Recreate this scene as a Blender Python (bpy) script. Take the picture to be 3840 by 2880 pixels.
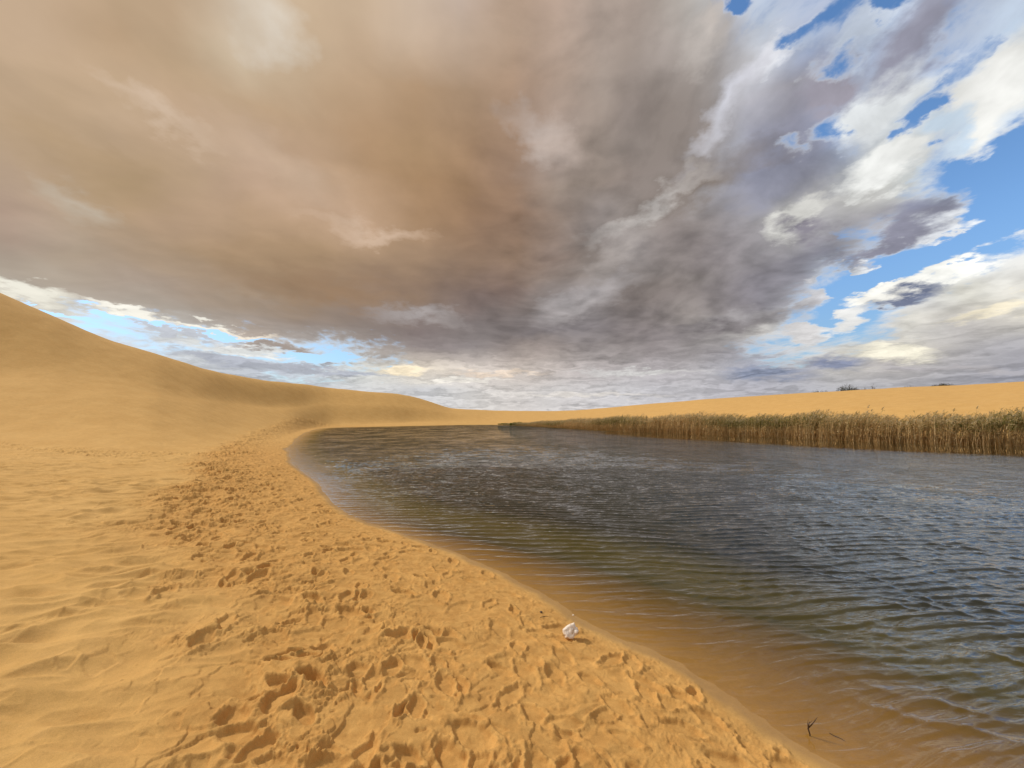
import bpy, math, random
import numpy as np
from mathutils import Vector

for o in list(bpy.data.objects):
    bpy.data.objects.remove(o)
scene = bpy.context.scene
C = scene.collection
R = math.radians
rng = np.random.default_rng(7)
random.seed(7)

# ------------------------------------------------------------------ camera
CAM_H = 1.8                     # eye height above the water
PITCH = math.atan(123 / 1440)   # horizon sits a little under the picture's middle
cam_d = bpy.data.cameras.new("camera")
cam = bpy.data.objects.new("camera", cam_d)
C.objects.link(cam)
cam_d.sensor_width = 36
cam_d.lens = 13.5
cam_d.clip_start = 0.05
cam_d.clip_end = 6000
cam.location = (0, 0, CAM_H)
cam.rotation_euler = (R(90) + PITCH, 0, 0)
scene.camera = cam
scene.view_settings.view_transform = 'Standard'
scene.view_settings.look = 'None'
scene.view_settings.exposure = 0.0
scene.view_settings.gamma = 1.0
scene.render.resolution_x = 1024
scene.render.resolution_y = 768
try:
    scene.cycles.max_bounces = 6
    scene.cycles.sample_clamp_indirect = 4.0
    scene.cycles.transparent_max_bounces = 12
    scene.cycles.caustics_reflective = False
    scene.cycles.caustics_refractive = False
except Exception:
    pass

SUN_AZ = R(-68)     # measured from +Y towards +X: the sun stands left, a little ahead
SUN_EL = R(42)


def px_dir(px, py):
    x = (px - 1920) / 1440.0
    u = (1440 - py) / 1440.0
    return x, math.cos(PITCH) - math.sin(PITCH) * u, math.sin(PITCH) + math.cos(PITCH) * u


def ground_pt(px, py, z=0.0):
    """world XY of the spot seen at a photo pixel, on the level z"""
    x, y, w = px_dir(px, py)
    t = (z - CAM_H) / w
    return x * t, y * t


# ------------------------------------------------------------------ node helper
class NT:
    def __init__(self, tree):
        self.t = tree
        tree.nodes.clear()

    def n(self, kind, **kw):
        nd = self.t.nodes.new(kind)
        for k, v in kw.items():
            setattr(nd, k, v)
        return nd

    def put(self, sock, v):
        if hasattr(v, 'links') or isinstance(v, bpy.types.NodeSocket):
            self.t.links.new(v, sock)
        elif v is not None:
            sock.default_value = v

    def m(self, op, a, b=None, c=None, clamp=False):
        nd = self.n('ShaderNodeMath', operation=op, use_clamp=clamp)
        self.put(nd.inputs[0], a)
        if b is not None: self.put(nd.inputs[1], b)
        if c is not None: self.put(nd.inputs[2], c)
        return nd.outputs[0]

    def v(self, op, a, b=None, scale=None):
        nd = self.n('ShaderNodeVectorMath', operation=op)
        self.put(nd.inputs[0], a)
        if b is not None: self.put(nd.inputs[1], b)
        if scale is not None: self.put(nd.inputs['Scale'], scale)
        return nd.outputs[1] if op in ('LENGTH', 'DOT_PRODUCT') else nd.outputs[0]

    def mix(self, f, a, b, blend='MIX'):
        nd = self.n('ShaderNodeMix', data_type='RGBA', blend_type=blend)
        self.put(nd.inputs[0], f)
        self.put(nd.inputs[6], a)
        self.put(nd.inputs[7], b)
        return nd.outputs[2]

    def lerp(self, f, a, b):
        nd = self.n('ShaderNodeMix', data_type='FLOAT')
        self.put(nd.inputs[0], f)
        self.put(nd.inputs[2], a)
        self.put(nd.inputs[3], b)
        return nd.outputs[0]

    def rng(self, v, a, b, c=0.0, d=1.0, smooth=True):
        nd = self.n('ShaderNodeMapRange')
        nd.interpolation_type = 'SMOOTHSTEP' if smooth else 'LINEAR'
        nd.clamp = True
        self.put(nd.inputs[0], v)
        for i, q in enumerate((a, b, c, d)):
            self.put(nd.inputs[i + 1], q)
        return nd.outputs[0]

    def noise(self, vec, scale, detail=4, rough=0.5, dist=0.0, dim='3D', color=False, lac=2.0):
        nd = self.n('ShaderNodeTexNoise', noise_dimensions=dim)
        self.put(nd.inputs['Vector'], vec)
        self.put(nd.inputs['Scale'], scale)
        self.put(nd.inputs['Detail'], detail)
        self.put(nd.inputs['Roughness'], rough)
        self.put(nd.inputs['Lacunarity'], lac)
        self.put(nd.inputs['Distortion'], dist)
        return nd.outputs['Color' if color else 'Fac']

    def xyz(self, x, y, z=0.0):
        nd = self.n('ShaderNodeCombineXYZ')
        for i, q in enumerate((x, y, z)):
            self.put(nd.inputs[i], q)
        return nd.outputs[0]

    def attr(self, name, out='Fac'):
        return self.n('ShaderNodeAttribute', attribute_name=name).outputs[out]


def lin(c):
    c = c / 255.0
    return c / 12.92 if c <= 0.04045 else ((c + 0.055) / 1.055) ** 2.4


# ------------------------------------------------------------------ sky
# cloud cover: how the colour and the closeness of the cloud deck change over the sky
# rows: height | red green blue (cover) ... from left to right
SKY_LEFT = """0|205 180 152|195 168 140|190 164 134|192 166 138|212 196 176|200 176 148|196 172 146|205 186 168|198 180 168
150|208 182 156|194 167 138|188 160 130|192 166 136|214 198 174|198 174 146|194 168 142|190 164 138|178 156 136
300|196 170 142|194 168 140|190 164 134|186 160 130|194 170 142|196 172 144|186 158 128|180 150 120|170 144 120
450|192 166 138|190 164 134|200 174 148|192 164 136|188 160 130|190 162 132|180 150 120|172 142 112|168 140 114
600|184 160 134|180 154 124|180 154 124|192 166 140|192 166 142|186 156 128|178 146 114|170 140 108|166 136 110
750|178 156 138|180 156 130|174 148 116|180 154 126|196 168 146|192 166 142|178 146 114|166 134 102|154 124 96
900|178 152 136|188 168 148|178 152 124|184 156 130|182 154 126|194 164 138|194 164 138|168 136 106|152 122 98
1050|166 152 138|172 156 138|172 152 132|172 148 122|170 142 112|172 144 114|174 146 118|168 140 114|142 118 100
1200|190 182 170|180 168 154|170 156 144|168 150 134|162 140 118|156 130 104|148 124 104|140 118 102|126 110 104
1260|232 228 216 90|205 198 186 94|180 170 158|168 156 144|164 146 128|156 134 112|148 126 110|140 120 106|126 112 108
1320|215 220 222 58|222 224 220 62|212 208 196 70|176 166 156 96|164 152 142|154 138 126|144 130 122|136 122 116|126 117 116
1380|205 210 214 70|215 220 222 66|205 212 220 48|196 198 198 56|186 172 160 84|150 138 130|140 128 122|132 120 118|132 124 122
1450|200 205 210 80|195 200 208 80|186 190 198 84|205 208 210 78|196 196 196 50|205 210 215 40|168 160 154 66|150 140 138 97|150 142 142
1530|200 204 210 88|200 204 210 88|198 204 210 90|200 205 210 90|180 184 192 94|184 192 202 72|220 222 216 84|228 216 198|216 205 196
1620|200 204 210|200 204 210|200 204 210|200 204 210|195 200 206|195 199 206|206 206 206|206 206 208|212 208 204"""
SKY_RIGHT = """0|200 172 148|196 172 156|176 160 148|170 154 144|160 150 142|182 178 174|180 195 220 54|172 188 212 80|172 180 205 76|168 180 208 70|150 175 215 48|158 158 172 92|150 150 165 96|150 156 172 96|158 160 170 96
150|192 166 144|186 164 148|168 152 142|152 140 132|178 168 162|172 168 164|182 182 188|206 214 226 84|150 175 215 44|170 190 225 58|200 212 228 80|150 150 166 90|175 185 208 66|165 190 220 56|220 222 225 84
300|184 156 134|176 154 138|162 148 138|146 134 126|158 148 142|162 154 148|178 178 182|206 209 215|172 168 174|164 166 182 90|150 178 225 52|205 212 220 66|150 180 230 36|208 217 228 66|235 236 234 96
450|178 148 126|176 156 142|158 144 134|146 134 128|134 124 118|148 142 140|176 176 182|170 168 176|156 154 166|158 164 188 80|226 230 232 84|215 222 228 76|175 203 235 42|232 234 234 90|235 234 228 96
600|162 136 118|170 154 146|160 146 136|140 130 124|132 122 116|148 142 142|168 168 174|152 154 172|142 144 166|152 168 198 68|195 200 206 82|190 198 205 74|190 208 226 50|170 200 235 26|170 200 235 6
750|160 132 112|164 148 136|156 142 132|134 122 116|146 136 132|162 160 162|150 150 160|136 138 160|152 152 164|190 190 188|216 216 206|206 208 204 94|185 198 212 56|200 215 235 2|200 215 235 0
900|150 124 106|144 128 118|142 134 132|158 150 146|146 136 132|142 134 132|150 146 150|160 158 160|206 204 194|170 168 168|166 164 168|138 138 152 98|142 146 162 76|225 232 238 26|200 210 225 10
1050|150 126 108|142 124 114|136 126 120|140 134 134|134 126 124|136 128 128|146 140 142|142 138 142|134 132 140|136 136 150 98|165 170 184 54|225 230 236 34|225 230 236 16|220 225 230 42|226 226 223 88
1130|140 118 104|140 126 118|140 132 128|132 124 120|132 124 120|132 125 122|138 132 134|136 132 138|140 138 148 98|190 200 215 40|215 220 225 12|215 220 225 14|222 222 218 60|228 227 220 92|224 222 216
1200|126 108 100|140 130 126|160 154 154|128 118 114|132 122 118|132 124 122|134 128 130|134 130 138|168 166 174 86|200 215 230 10|215 220 222 28|176 182 196 76|230 228 216 96|226 224 216|220 218 212
1300|136 126 122|124 116 114|132 126 126|124 116 114|128 120 118|156 148 144|140 134 136|146 142 148 97|195 199 206 62|200 215 230 4|222 222 218 74|228 224 212 96|206 202 198|216 210 196|222 216 200
1380|122 114 114|126 120 122|130 124 126|132 124 124|136 128 128|150 144 142|178 174 170|216 212 206 90|205 208 214 64|200 215 230 16|190 188 188 72|206 204 198 96|190 186 184|186 182 182|184 182 182
1450|150 138 132|160 148 142|150 142 140|150 142 140|146 138 138|150 144 144|148 144 148 96|180 185 195 50|205 206 206 56|208 204 194 86|224 216 192 96|212 206 194|184 180 178|178 176 178|172 170 174
1530|204 192 182|200 190 184|190 182 180|180 174 174|178 172 174|180 176 178|178 178 186|150 154 170|180 178 184|200 196 190|190 186 184|180 176 176|172 170 174|166 164 170|160 160 170
1620|212 206 202|208 204 202|206 202 202|202 200 202|196 194 198|190 188 192|184 182 188|180 178 184|176 176 182|174 174 180|172 172 178|170 170 176|168 168 174|164 164 172|160 162 172"""


def sky_table(txt, x0, step):
    ys, rows_ = [], []
    for ln in txt.split("\n"):
        p = ln.split("|"); ys.append(float(p[0]) * 0.904)
        rows_.append([[float(q) for q in (c_ + (" 100" if len(c_.split()) == 3 else "")).split()] for c_ in p[1:]])
    a_ = np.array(rows_)
    return np.array([x0 + step * k for k in range(a_.shape[1])]), np.array(ys), a_


_lx, _ly, _la = sky_table(SKY_LEFT, 0, 250 * 0.904)
_rx, _ry, _ra = sky_table(SKY_RIGHT, 1920, 150 * 0.904)


def bil(xs, ys, a_, px, py):
    px = min(xs[-1] - 1e-3, max(xs[0], px)); py = min(ys[-1] - 1e-3, max(ys[0], py))
    i = int(np.searchsorted(xs, px, side='right') - 1); j = int(np.searchsorted(ys, py, side='right') - 1)
    u = (px - xs[i]) / (xs[i + 1] - xs[i]); v = (py - ys[j]) / (ys[j + 1] - ys[j])
    return (a_[j, i] * (1 - u) + a_[j, i + 1] * u) * (1 - v) + (a_[j + 1, i] * (1 - u) + a_[j + 1, i + 1] * u) * v


def sky_at(az, el):
    """colour and cover of the deck in a direction; outside the seen part the edge values carry on"""
    azc = max(-R(53.5), min(R(53.5), az))
    elc = el
    d = (math.sin(azc) * math.cos(elc), math.cos(azc) * math.cos(elc), math.sin(elc))
    f = d[1] * math.cos(PITCH) + d[2] * math.sin(PITCH)
    u = -d[1] * math.sin(PITCH) + d[2] * math.cos(PITCH)
    if f < 0.15:
        px, py = 1920 + 1440 * d[0] / 0.15, -1000
    else:
        px, py = 1920 + 1440 * d[0] / f, 1440 - 1440 * u / f
    lo = bil(_lx, _ly, _la, px, py); hi = bil(_rx, _ry, _ra, px, py)
    w = min(1, max(0, (px - 1780) / 180.0))
    out = lo * (1 - w) + hi * w
    # behind the camera: an even broken deck
    back = np.clip((abs(az) - R(60)) / R(50), 0, 1)
    out = out * (1 - back) + np.array([186, 182, 180, 88]) * back
    return out


world = bpy.data.worlds.new("World")
scene.world = world
world.use_nodes = True
T = NT(world.node_tree)
tc = T.n('ShaderNodeTexCoord').outputs['Generated']
sep = T.n('ShaderNodeSeparateXYZ'); T.put(sep.inputs[0], tc)
dx, dy, dz = sep.outputs
# the deck as a level sheet overhead: gives clouds that flatten towards the horizon
den = T.m('ADD', T.m('MAXIMUM', dz, 0.0), 0.17)
plane = T.xyz(T.m('DIVIDE', dx, den), T.m('DIVIDE', dy, den), 0.0)
w1 = T.noise(plane, 1.1, 3, 0.5, color=True, dim='2D')
w1 = T.v('SUBTRACT', w1, (0.5, 0.5, 0.5))
w2 = T.noise(plane, 3.6, 5, 0.55, color=True, dim='2D')
w2 = T.v('SUBTRACT', w2, (0.5, 0.5, 0.5))
warp = T.v('ADD', T.v('SCALE', w1, scale=0.11), T.v('SCALE', w2, scale=0.075))
# less warp near the horizon, where everything is far away
warp = T.v('SCALE', warp, scale=T.rng(dz, 0.0, 0.5, 0.18, 1.0))
dir2 = T.v('ADD', tc, warp)
s2 = T.n('ShaderNodeSeparateXYZ'); T.put(s2.inputs[0], dir2)
ex, ey, ez = s2.outputs
az = T.m('ARCTAN2', ex, ey)
hyp = T.m('SQRT', T.m('ADD', T.m('MULTIPLY', ex, ex), T.m('MULTIPLY', ey, ey)))
el = T.m('ARCTAN2', ez, hyp)
half = []
rows = [R(a) for a in (0, 1.2, 2.4, 3.8, 5.2, 6.8, 8.5, 10.3, 12.2, 14.2, 16.4, 18.7, 21.1, 23.6, 26.2, 29, 32, 35.5, 39, 43, 47.5, 52)]
for sgn in (-1, 1):
    stops = [R(a) for a in [0, 2, 4, 6, 8, 10, 12, 14, 16, 18, 20, 22, 24, 26, 28, 30, 32, 34, 36, 38, 40, 42, 44, 46, 48, 50, 52, 54, 60, 75, 110]]
    azn = T.m('DIVIDE', T.m('MULTIPLY', az, float(sgn)), R(112), clamp=True)
    col = None
    for j, e_ in enumerate(rows):
        rp = T.n('ShaderNodeValToRGB')
        cr = rp.color_ramp
        cr.interpolation = 'LINEAR'
        while len(cr.elements) < len(stops):
            cr.elements.new(0.5)
        for k, a_ in enumerate(stops):
            cc = sky_at(a_ * sgn, e_)
            cr.elements[k].position = a_ / R(112)
            cr.elements[k].color = (lin(cc[0]), lin(cc[1]), lin(cc[2]), cc[3] / 100)
        T.put(rp.inputs[0], azn)
        if col is None:
            col, alp = rp.outputs[0], rp.outputs[1]
        else:
            f = T.rng(el, rows[j - 1], e_, smooth=False)
            col = T.mix(f, col, rp.outputs[0])
            alp = T.lerp(f, alp, rp.outputs[1])
    half.append((col, alp))
sdx = T.m('GREATER_THAN', az, 0.0)
col = T.mix(sdx, half[0][0], half[1][0]); alp = T.lerp(sdx, half[0][1], half[1][1])


# single clouds, dark bellies, bright tops and gaps: centre, half sizes, tilt (in the photo's frame), colour, cover, strength
CLOUDS = [
 (3508,868,150,30,20,(236,240,244),100,1), (3213,990,42,16,5,(236,240,244),100,1), (3022,1250,62,24,8,(214,212,212),100,1), (3040,1105,52,22,20,(206,206,210),100,.9),
 (3309,382,160,75,48,(230,234,236),100,1), (3720,347,240,110,35,(238,238,234),100,1), (3534,520,120,38,52,(205,222,238),82,.8), (3283,625,135,52,28,(240,241,238),100,.9),
 (3005,833,110,32,33,(214,213,208),100,.9), (2890,205,85,42,62,(230,232,238),100,.85), (3222,104,95,55,40,(206,217,234),92,.9), (3360,1325,115,26,2,(246,240,220),100,.95),
 (3350,1096,160,22,10,(252,250,242),100,.9), (3600,1005,170,36,25,(252,252,246),100,.9), (3720,1165,160,24,12,(240,230,206),100,.8), (3180,1190,80,24,28,(232,232,230),100,.8),
 (3395,1128,90,18,6,(118,126,150),100,.9), (3127,1362,80,20,0,(140,147,170),100,.9), (2866,1399,115,17,0,(138,146,167),100,.95), (3040,877,66,30,12,(134,130,140),100,.85),
 (3500,790,110,60,28,(138,141,160),100,.8), (3330,900,200,26,24,(140,140,156),100,.8), (2944,660,150,85,50,(142,144,160),100,.6), (2527,520,250,120,62,(134,124,118),100,.6), (2590,700,210,48,22,(128,118,112),100,.8),
 (2440,772,180,24,30,(178,172,168),100,.75), (2180,1128,130,36,22,(168,162,162),100,.75), (2033,512,120,40,-25,(190,174,164),100,.7), (2750,375,230,34,55,(196,196,204),100,.7), (2640,130,120,40,60,(186,178,172),100,.7),
 (3130,330,110,55,40,(160,156,168),95,.8), (3400,130,60,130,-15,(148,148,164),96,.8), (2330,930,120,34,40,(164,156,152),100,.6), (2860,1180,180,26,14,(166,162,164),100,.6), (2700,1230,230,22,8,(124,118,120),100,.6),
 (2780,5,44,30,20,(120,160,220),0,1), (2985,98,80,26,25,(120,160,220),8,.9), (3290,28,44,30,30,(120,160,220),0,.9), (3160,475,70,46,45,(120,160,220),5,.9), (3465,455,110,26,42,(120,160,220),0,1), (3640,212,60,26,30,(120,160,220),8,.9),
 (3120,235,60,30,30,(150,175,225),30,.7), (3000,560,60,24,20,(150,175,225),40,.6), (3560,250,70,40,30,(150,180,225),25,.8),
 (524,1204,140,15,-13,(190,220,240),0,1), (886,1266,160,10,-9,(190,220,240),0,1), (1202,1338,115,20,-4,(170,215,245),0,1), (185,1155,70,11,-18,(190,220,240),0,.9),
 (480,1168,120,14,-14,(250,246,234),100,.9), (760,1225,120,10,-10,(244,240,228),100,.8), (920,1250,90,8,-6,(244,232,214),100,.8), (1040,1302,140,14,-5,(166,154,146),100,.9), (650,1240,180,12,-12,(198,202,210),96,.9), (900,1316,200,14,-8,(232,234,232),98,.8),
 (850,1352,170,16,-10,(178,182,192),100,.8), (1230,1392,200,14,-4,(180,184,194),100,.8), (1515,1392,70,13,0,(252,236,206),100,.9), (1570,1184,120,24,-5,(164,156,154),100,.7), (1860,1400,140,10,0,(232,214,196),100,.7), (1700,1425,160,8,0,(238,232,222),100,.7),
 (100,1085,150,26,-12,(240,236,222),98,.8), (1400,860,150,30,-8,(204,177,153),100,.8), (578,410,210,30,-33,(208,184,160),100,.7), (976,70,110,75,-40,(217,204,187),100,.7), (280,768,100,50,-35,(190,176,158),100,.6),
 (1240,1085,230,44,-6,(156,128,102),100,.6), (1000,590,200,60,-25,(198,172,148),100,.5), (420,640,200,70,-20,(176,150,118),100,.5), (2400,1395,200,9,0,(206,204,202),100,.6), (3500,1385,260,12,-2,(176,172,174),100,.6), (2150,1480,260,8,0,(226,220,214),100,.6)]
dirf = T.v('ADD', tc, T.v('SCALE', T.v('ADD', T.v('SCALE', w2, scale=1.0), T.v('SCALE', T.v('SUBTRACT', T.noise(plane, 11.0, 5, 0.6, color=True, dim='2D'), (0.5, 0.5, 0.5)), scale=0.5)), scale=T.rng(dz, 0.02, 0.45, 0.035, 0.13)))
for (px, py, rx_, ry_, tilt, cc, cov, st_) in CLOUDS:
    c0 = Vector(px_dir(px, py)).normalized()
    a_ = R(tilt)
    ux = Vector(px_dir(px + 6 * math.cos(a_), py - 6 * math.sin(a_))).normalized()
    vx = Vector(px_dir(px + 6 * math.sin(a_), py + 6 * math.cos(a_))).normalized()
    soft_ = (px < 2800 and cov == 100 and py < 1150) or sum(cc) < 480 or (cov < 50 and px > 2000)
    reach = 1.9 if soft_ else 1.6
    hu = (ux - c0).length * rx_ / 6 * reach; hv = (vx - c0).length * ry_ / 6 * reach
    eu = (ux - c0).normalized(); ev = c0.cross(eu).normalized(); eu = ev.cross(c0).normalized()
    from mathutils import Matrix
    mt = Matrix((eu, ev, c0)).transposed()
    mp = T.n('ShaderNodeMapping', vector_type='TEXTURE')
    T.put(mp.inputs['Vector'], dirf)
    mp.inputs['Location'].default_value = tuple(c0)
    mp.inputs['Rotation'].default_value = mt.to_euler('XYZ')
    mp.inputs['Scale'].default_value = (hu, hv, 0.6)
    gr_ = T.n('ShaderNodeTexGradient', gradient_type='SPHERICAL')
    T.put(gr_.inputs[0], mp.outputs[0])
    w_ = T.m('MULTIPLY', gr_.outputs['Fac'], st_ * (1.6 if soft_ else 2.2), clamp=True)
    if cov > 40:
        col = T.mix(w_, col, (lin(cc[0]), lin(cc[1]), lin(cc[2]), 1))
    if not (cov == 100 and px < 2700 and py < 1150):
      alp = T.lerp(w_, alp, cov / 100 if cov > 40 or px < 2000 else 0.30 + cov / 200)


# body of the clouds: a rolling height, lit from the sun's side
def roll(p):
    a_ = T.noise(p, 1.9, 4, 0.50, 0.0, dim='2D')
    b_ = T.noise(p, 5.6, 5, 0.50, 0.0, dim='2D')
    return T.m('ADD', T.m('MULTIPLY', a_, 0.62), T.m('MULTIPLY', b_, 0.38))


wob = T.v('ADD', plane, T.v('SCALE', w1, scale=0.35))
h0 = roll(wob)
sl = (math.sin(SUN_AZ) * 0.07, math.cos(SUN_AZ) * 0.07, 0.0)
h1_ = roll(T.v('ADD', wob, sl))
emb = T.m('SUBTRACT', h0, h1_)
n_fin = T.noise(wob, 13.0, 6, 0.60, 0.0, dim='2D')
nsum = T.m('ADD', T.m('MULTIPLY', h0, 0.70), T.m('MULTIPLY', n_fin, 0.30))
dens = T.m('ADD', T.m('MULTIPLY', T.m('SUBTRACT', alp, 0.66), 1.5), T.m('MULTIPLY', T.m('SUBTRACT', nsum, 0.5), 3.0))
dens = T.m('ADD', dens, T.rng(alp, 0.96, 1.0, 0.0, 0.9))
alpha = T.rng(dens, -0.36, 0.36)
thick = T.rng(dens, 0.0, 0.5)
soft = T.rng(az, -0.30, 0.20)          # the left of the deck is a smooth veil, the right is lumpy
lowk = T.rng(dz, 0.24, 0.10, 0.0, 1.0)
kk_ = T.m('MULTIPLY', T.m('ADD', 0.22, T.m('MULTIPLY', soft, 0.60)), T.m('SUBTRACT', 1.0, T.m('MULTIPLY', lowk, 0.85)))
sh = T.m('ADD', 1.0, T.m('MULTIPLY', T.m('MULTIPLY', emb, 2.6), kk_))
sh = T.m('ADD', sh, T.m('MULTIPLY', T.m('MULTIPLY', T.m('SUBTRACT', h0, 0.5), -0.9), kk_))
# low clouds seen from the side: flat layers, pale on top and grey below
qa = T.v('ADD', T.xyz(T.m('MULTIPLY', az, 7.0), T.m('MULTIPLY', el, 46.0), 0.0), T.v('SCALE', w2, scale=2.2))
qb = T.v('ADD', qa, (0.0, 0.42, 0.0))
lay = T.noise(qa, 1.0, 6, 0.55, 0.0, dim='2D'); lay2 = T.noise(qb, 1.0, 6, 0.55, 0.0, dim='2D')
sh = T.m('ADD', sh, T.m('MULTIPLY', T.m('MULTIPLY', T.m('SUBTRACT', lay, lay2), 0.95), lowk))
sh = T.m('MAXIMUM', sh, 0.6)
sh = T.m('ADD', sh, T.m('MULTIPLY', T.m('MULTIPLY', T.m('SUBTRACT', n_fin, 0.5), 0.22), T.m('MULTIPLY', soft, T.m('SUBTRACT', 1.0, lowk))))
sh = T.m('MINIMUM', sh, 1.18)
ccol = T.v('SCALE', col, scale=sh)
rim = T.m('MULTIPLY', T.m('SUBTRACT', 1.0, thick), T.rng(alp, 0.97, 0.75, 0.0, 0.45))
ccol = T.mix(rim, ccol, (0.82, 0.85, 0.88, 1))
sky = T.n('ShaderNodeTexSky', sky_type='NISHITA')
sky.sun_disc = False
sky.sun_elevation = SUN_EL
sky.sun_rotation = SUN_AZ
sky.altitude = 300
sky.air_density = 1.0
sky.dust_density = 0.3
sky.ozone_density = 2.0
hs = T.n('ShaderNodeHueSaturation')
T.put(hs.inputs['Saturation'], 1.15); T.put(hs.inputs['Value'], T.rng(dz, 0.03, 0.35, 0.72, 1.3))
T.put(hs.inputs['Color'], sky.outputs[0])
bg1 = T.n('ShaderNodeBackground'); T.put(bg1.inputs[0], hs.outputs[0]); bg1.inputs[1].default_value = 0.15
bg2 = T.n('ShaderNodeBackground'); T.put(bg2.inputs[0], ccol); bg2.inputs[1].default_value = 1.0
mx = T.n('ShaderNodeMixShader')
T.put(mx.inputs[0], alpha); T.put(mx.inputs[1], bg1.outputs[0]); T.put(mx.inputs[2], bg2.outputs[0])
# the half of the sky behind the viewer: one even broken deck
bn = T.noise(plane, 1.6, 3, 0.5, dim='2D')
bg3 = T.n('ShaderNodeBackground'); T.put(bg3.inputs[0], T.mix(T.rng(bn, 0.35, 0.65), (0.40, 0.39, 0.40, 1), (0.60, 0.58, 0.56, 1)))
mf = T.n('ShaderNodeMixShader'); T.put(mf.inputs[0], T.m('MULTIPLY', T.rng(dy, 0.22, 0.42), T.m('GREATER_THAN', dz, -0.06)))
T.put(mf.inputs[1], bg3.outputs[0]); T.put(mf.inputs[2], mx.outputs[0])
wo = T.n('ShaderNodeOutputWorld'); T.put(wo.inputs[0], mf.outputs[0])
try:
    world.cycles.sampling_method = 'MANUAL'
    world.cycles.sample_map_resolution = 512
except Exception:
    pass

# ------------------------------------------------------------------ sun
sd = bpy.data.lights.new("sun", 'SUN')
sd.energy = 2.8
sd.angle = R(5)
sd.color = (1.0, 0.93, 0.82)
sun = bpy.data.objects.new("sun", sd)
C.objects.link(sun)
sv = Vector((math.sin(SUN_AZ) * math.cos(SUN_EL), math.cos(SUN_AZ) * math.cos(SUN_EL), math.sin(SUN_EL)))
sun.rotation_euler = sv.to_track_quat('Z', 'Y').to_euler()
sun.location = sv * 300


# ------------------------------------------------------------------ numpy noise
def _h(ix, iy, seed):
    n = (ix.astype(np.int64) * 374761393 + iy.astype(np.int64) * 668265263 + seed * 1442695041) & 0xffffffff
    n = ((n ^ (n >> 13)) * 1274126177) & 0xffffffff
    n = n ^ (n >> 16)
    return (n & 0xffff) / 65536.0


def noise(x, y, seed=0):
    """gradient noise, about -1..1"""
    x0 = np.floor(x); y0 = np.floor(y)
    fx = x - x0; fy = y - y0
    u = fx * fx * fx * (fx * (fx * 6 - 15) + 10); v = fy * fy * fy * (fy * (fy * 6 - 15) + 10)
    def g(i, j):
        a = _h(x0 + i, y0 + j, seed) * 6.2831853
        return np.cos(a) * (fx - i) + np.sin(a) * (fy - j)
    n0 = g(0, 0) * (1 - u) + g(1, 0) * u
    n1 = g(0, 1) * (1 - u) + g(1, 1) * u
    return (n0 * (1 - v) + n1 * v) * 1.5


def fbm(x, y, oct=4, seed=0, rough=0.5):
    s = 0; a = 1.0; t = 0
    for k in range(oct):
        s = s + a * noise(x * 2 ** k + 17.3 * k, y * 2 ** k - 9.1 * k, seed + k)
        t += a; a *= rough
    return s / t


def sst(a, b, x):
    t = np.clip((x - a) / (b - a), 0, 1)
    return t * t * (3 - 2 * t)


def catmull(P, n=6):
    P = [np.array(p, float) for p in P]; out = []
    for i in range(len(P) - 1):
        p0 = P[max(i - 1, 0)]; p1 = P[i]; p2 = P[i + 1]; p3 = P[min(i + 2, len(P) - 1)]
        for k in range(n):
            t = k / n
            out.append(0.5 * ((2 * p1) + (-p0 + p2) * t + (2 * p0 - 5 * p1 + 4 * p2 - p3) * t * t + (-p0 + 3 * p1 - 3 * p2 + p3) * t ** 3))
    out.append(P[-1])
    return out


# ------------------------------------------------------------------ the lake's outline, at water level
K = 3840 / 2212.0
near_px = [(1820, 1659), (1690, 1588), (1560, 1492), (1430, 1420), (1300, 1358), (1200, 1300), (1100, 1245), (1000, 1200),
           (900, 1163), (800, 1130), (740, 1104), (705, 1070), (682, 1040), (640, 1010), (622, 985), (624, 965), (645, 946),
           (672, 931), (710, 924.5), (790, 922.5), (900, 920), (1000, 918), (1090, 918), (1180, 922), (1300, 929), (1450, 935)]
shore = [ground_pt(a * K, b * K) for a, b in near_px]
reed_px = [(1560, 940.5), (1700, 946), (1850, 952.5), (2000, 958), (2212, 964.5)]
reedfront = [ground_pt(a * K, b * K) for a, b in reed_px]
last = np.array(reedfront[-1]); dirr = last - np.array(reedfront[-2]); dirr /= np.linalg.norm(dirr)
ext = [tuple(last + dirr * s for s in [q])[0] for q in (12, 30, 50)]
first = np.array(shore[0]); dirn = first - np.array(shore[1]); dirn /= np.linalg.norm(dirn)
start = [tuple(first + np.array([dirn[0] * q + 0.012 * q * q, dirn[1] * q])) for q in (40, 25, 12, 5, 2)]
outline = catmull(start + shore + reedfront + [tuple(e) for e in ext], 5)
outline = np.array(outline + [(80, -30)])
SEG_A = outline; SEG_B = np.roll(outline, -1, axis=0)


def lake_dist(x, y):
    """distance to the water line: positive on land, negative on the lake"""
    sh = x.shape
    x = x.ravel(); y = y.ravel()
    best = np.full(x.shape, 1e18); inside = np.zeros(x.shape, bool)
    for (ax, ay), (bx, by) in zip(SEG_A, SEG_B):
        vx, vy = bx - ax, by - ay
        t = np.clip(((x - ax) * vx + (y - ay) * vy) / (vx * vx + vy * vy + 1e-12), 0, 1)
        d = (x - ax - t * vx) ** 2 + (y - ay - t * vy) ** 2
        best = np.minimum(best, d)
        if ay != by:
            c = (ay > y) != (by > y)
            xi = ax + (y - ay) * vx / (by - ay)
            inside ^= c & (x < xi)
    d = np.sqrt(best)
    return np.where(inside, -d, d).reshape(sh)


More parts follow.
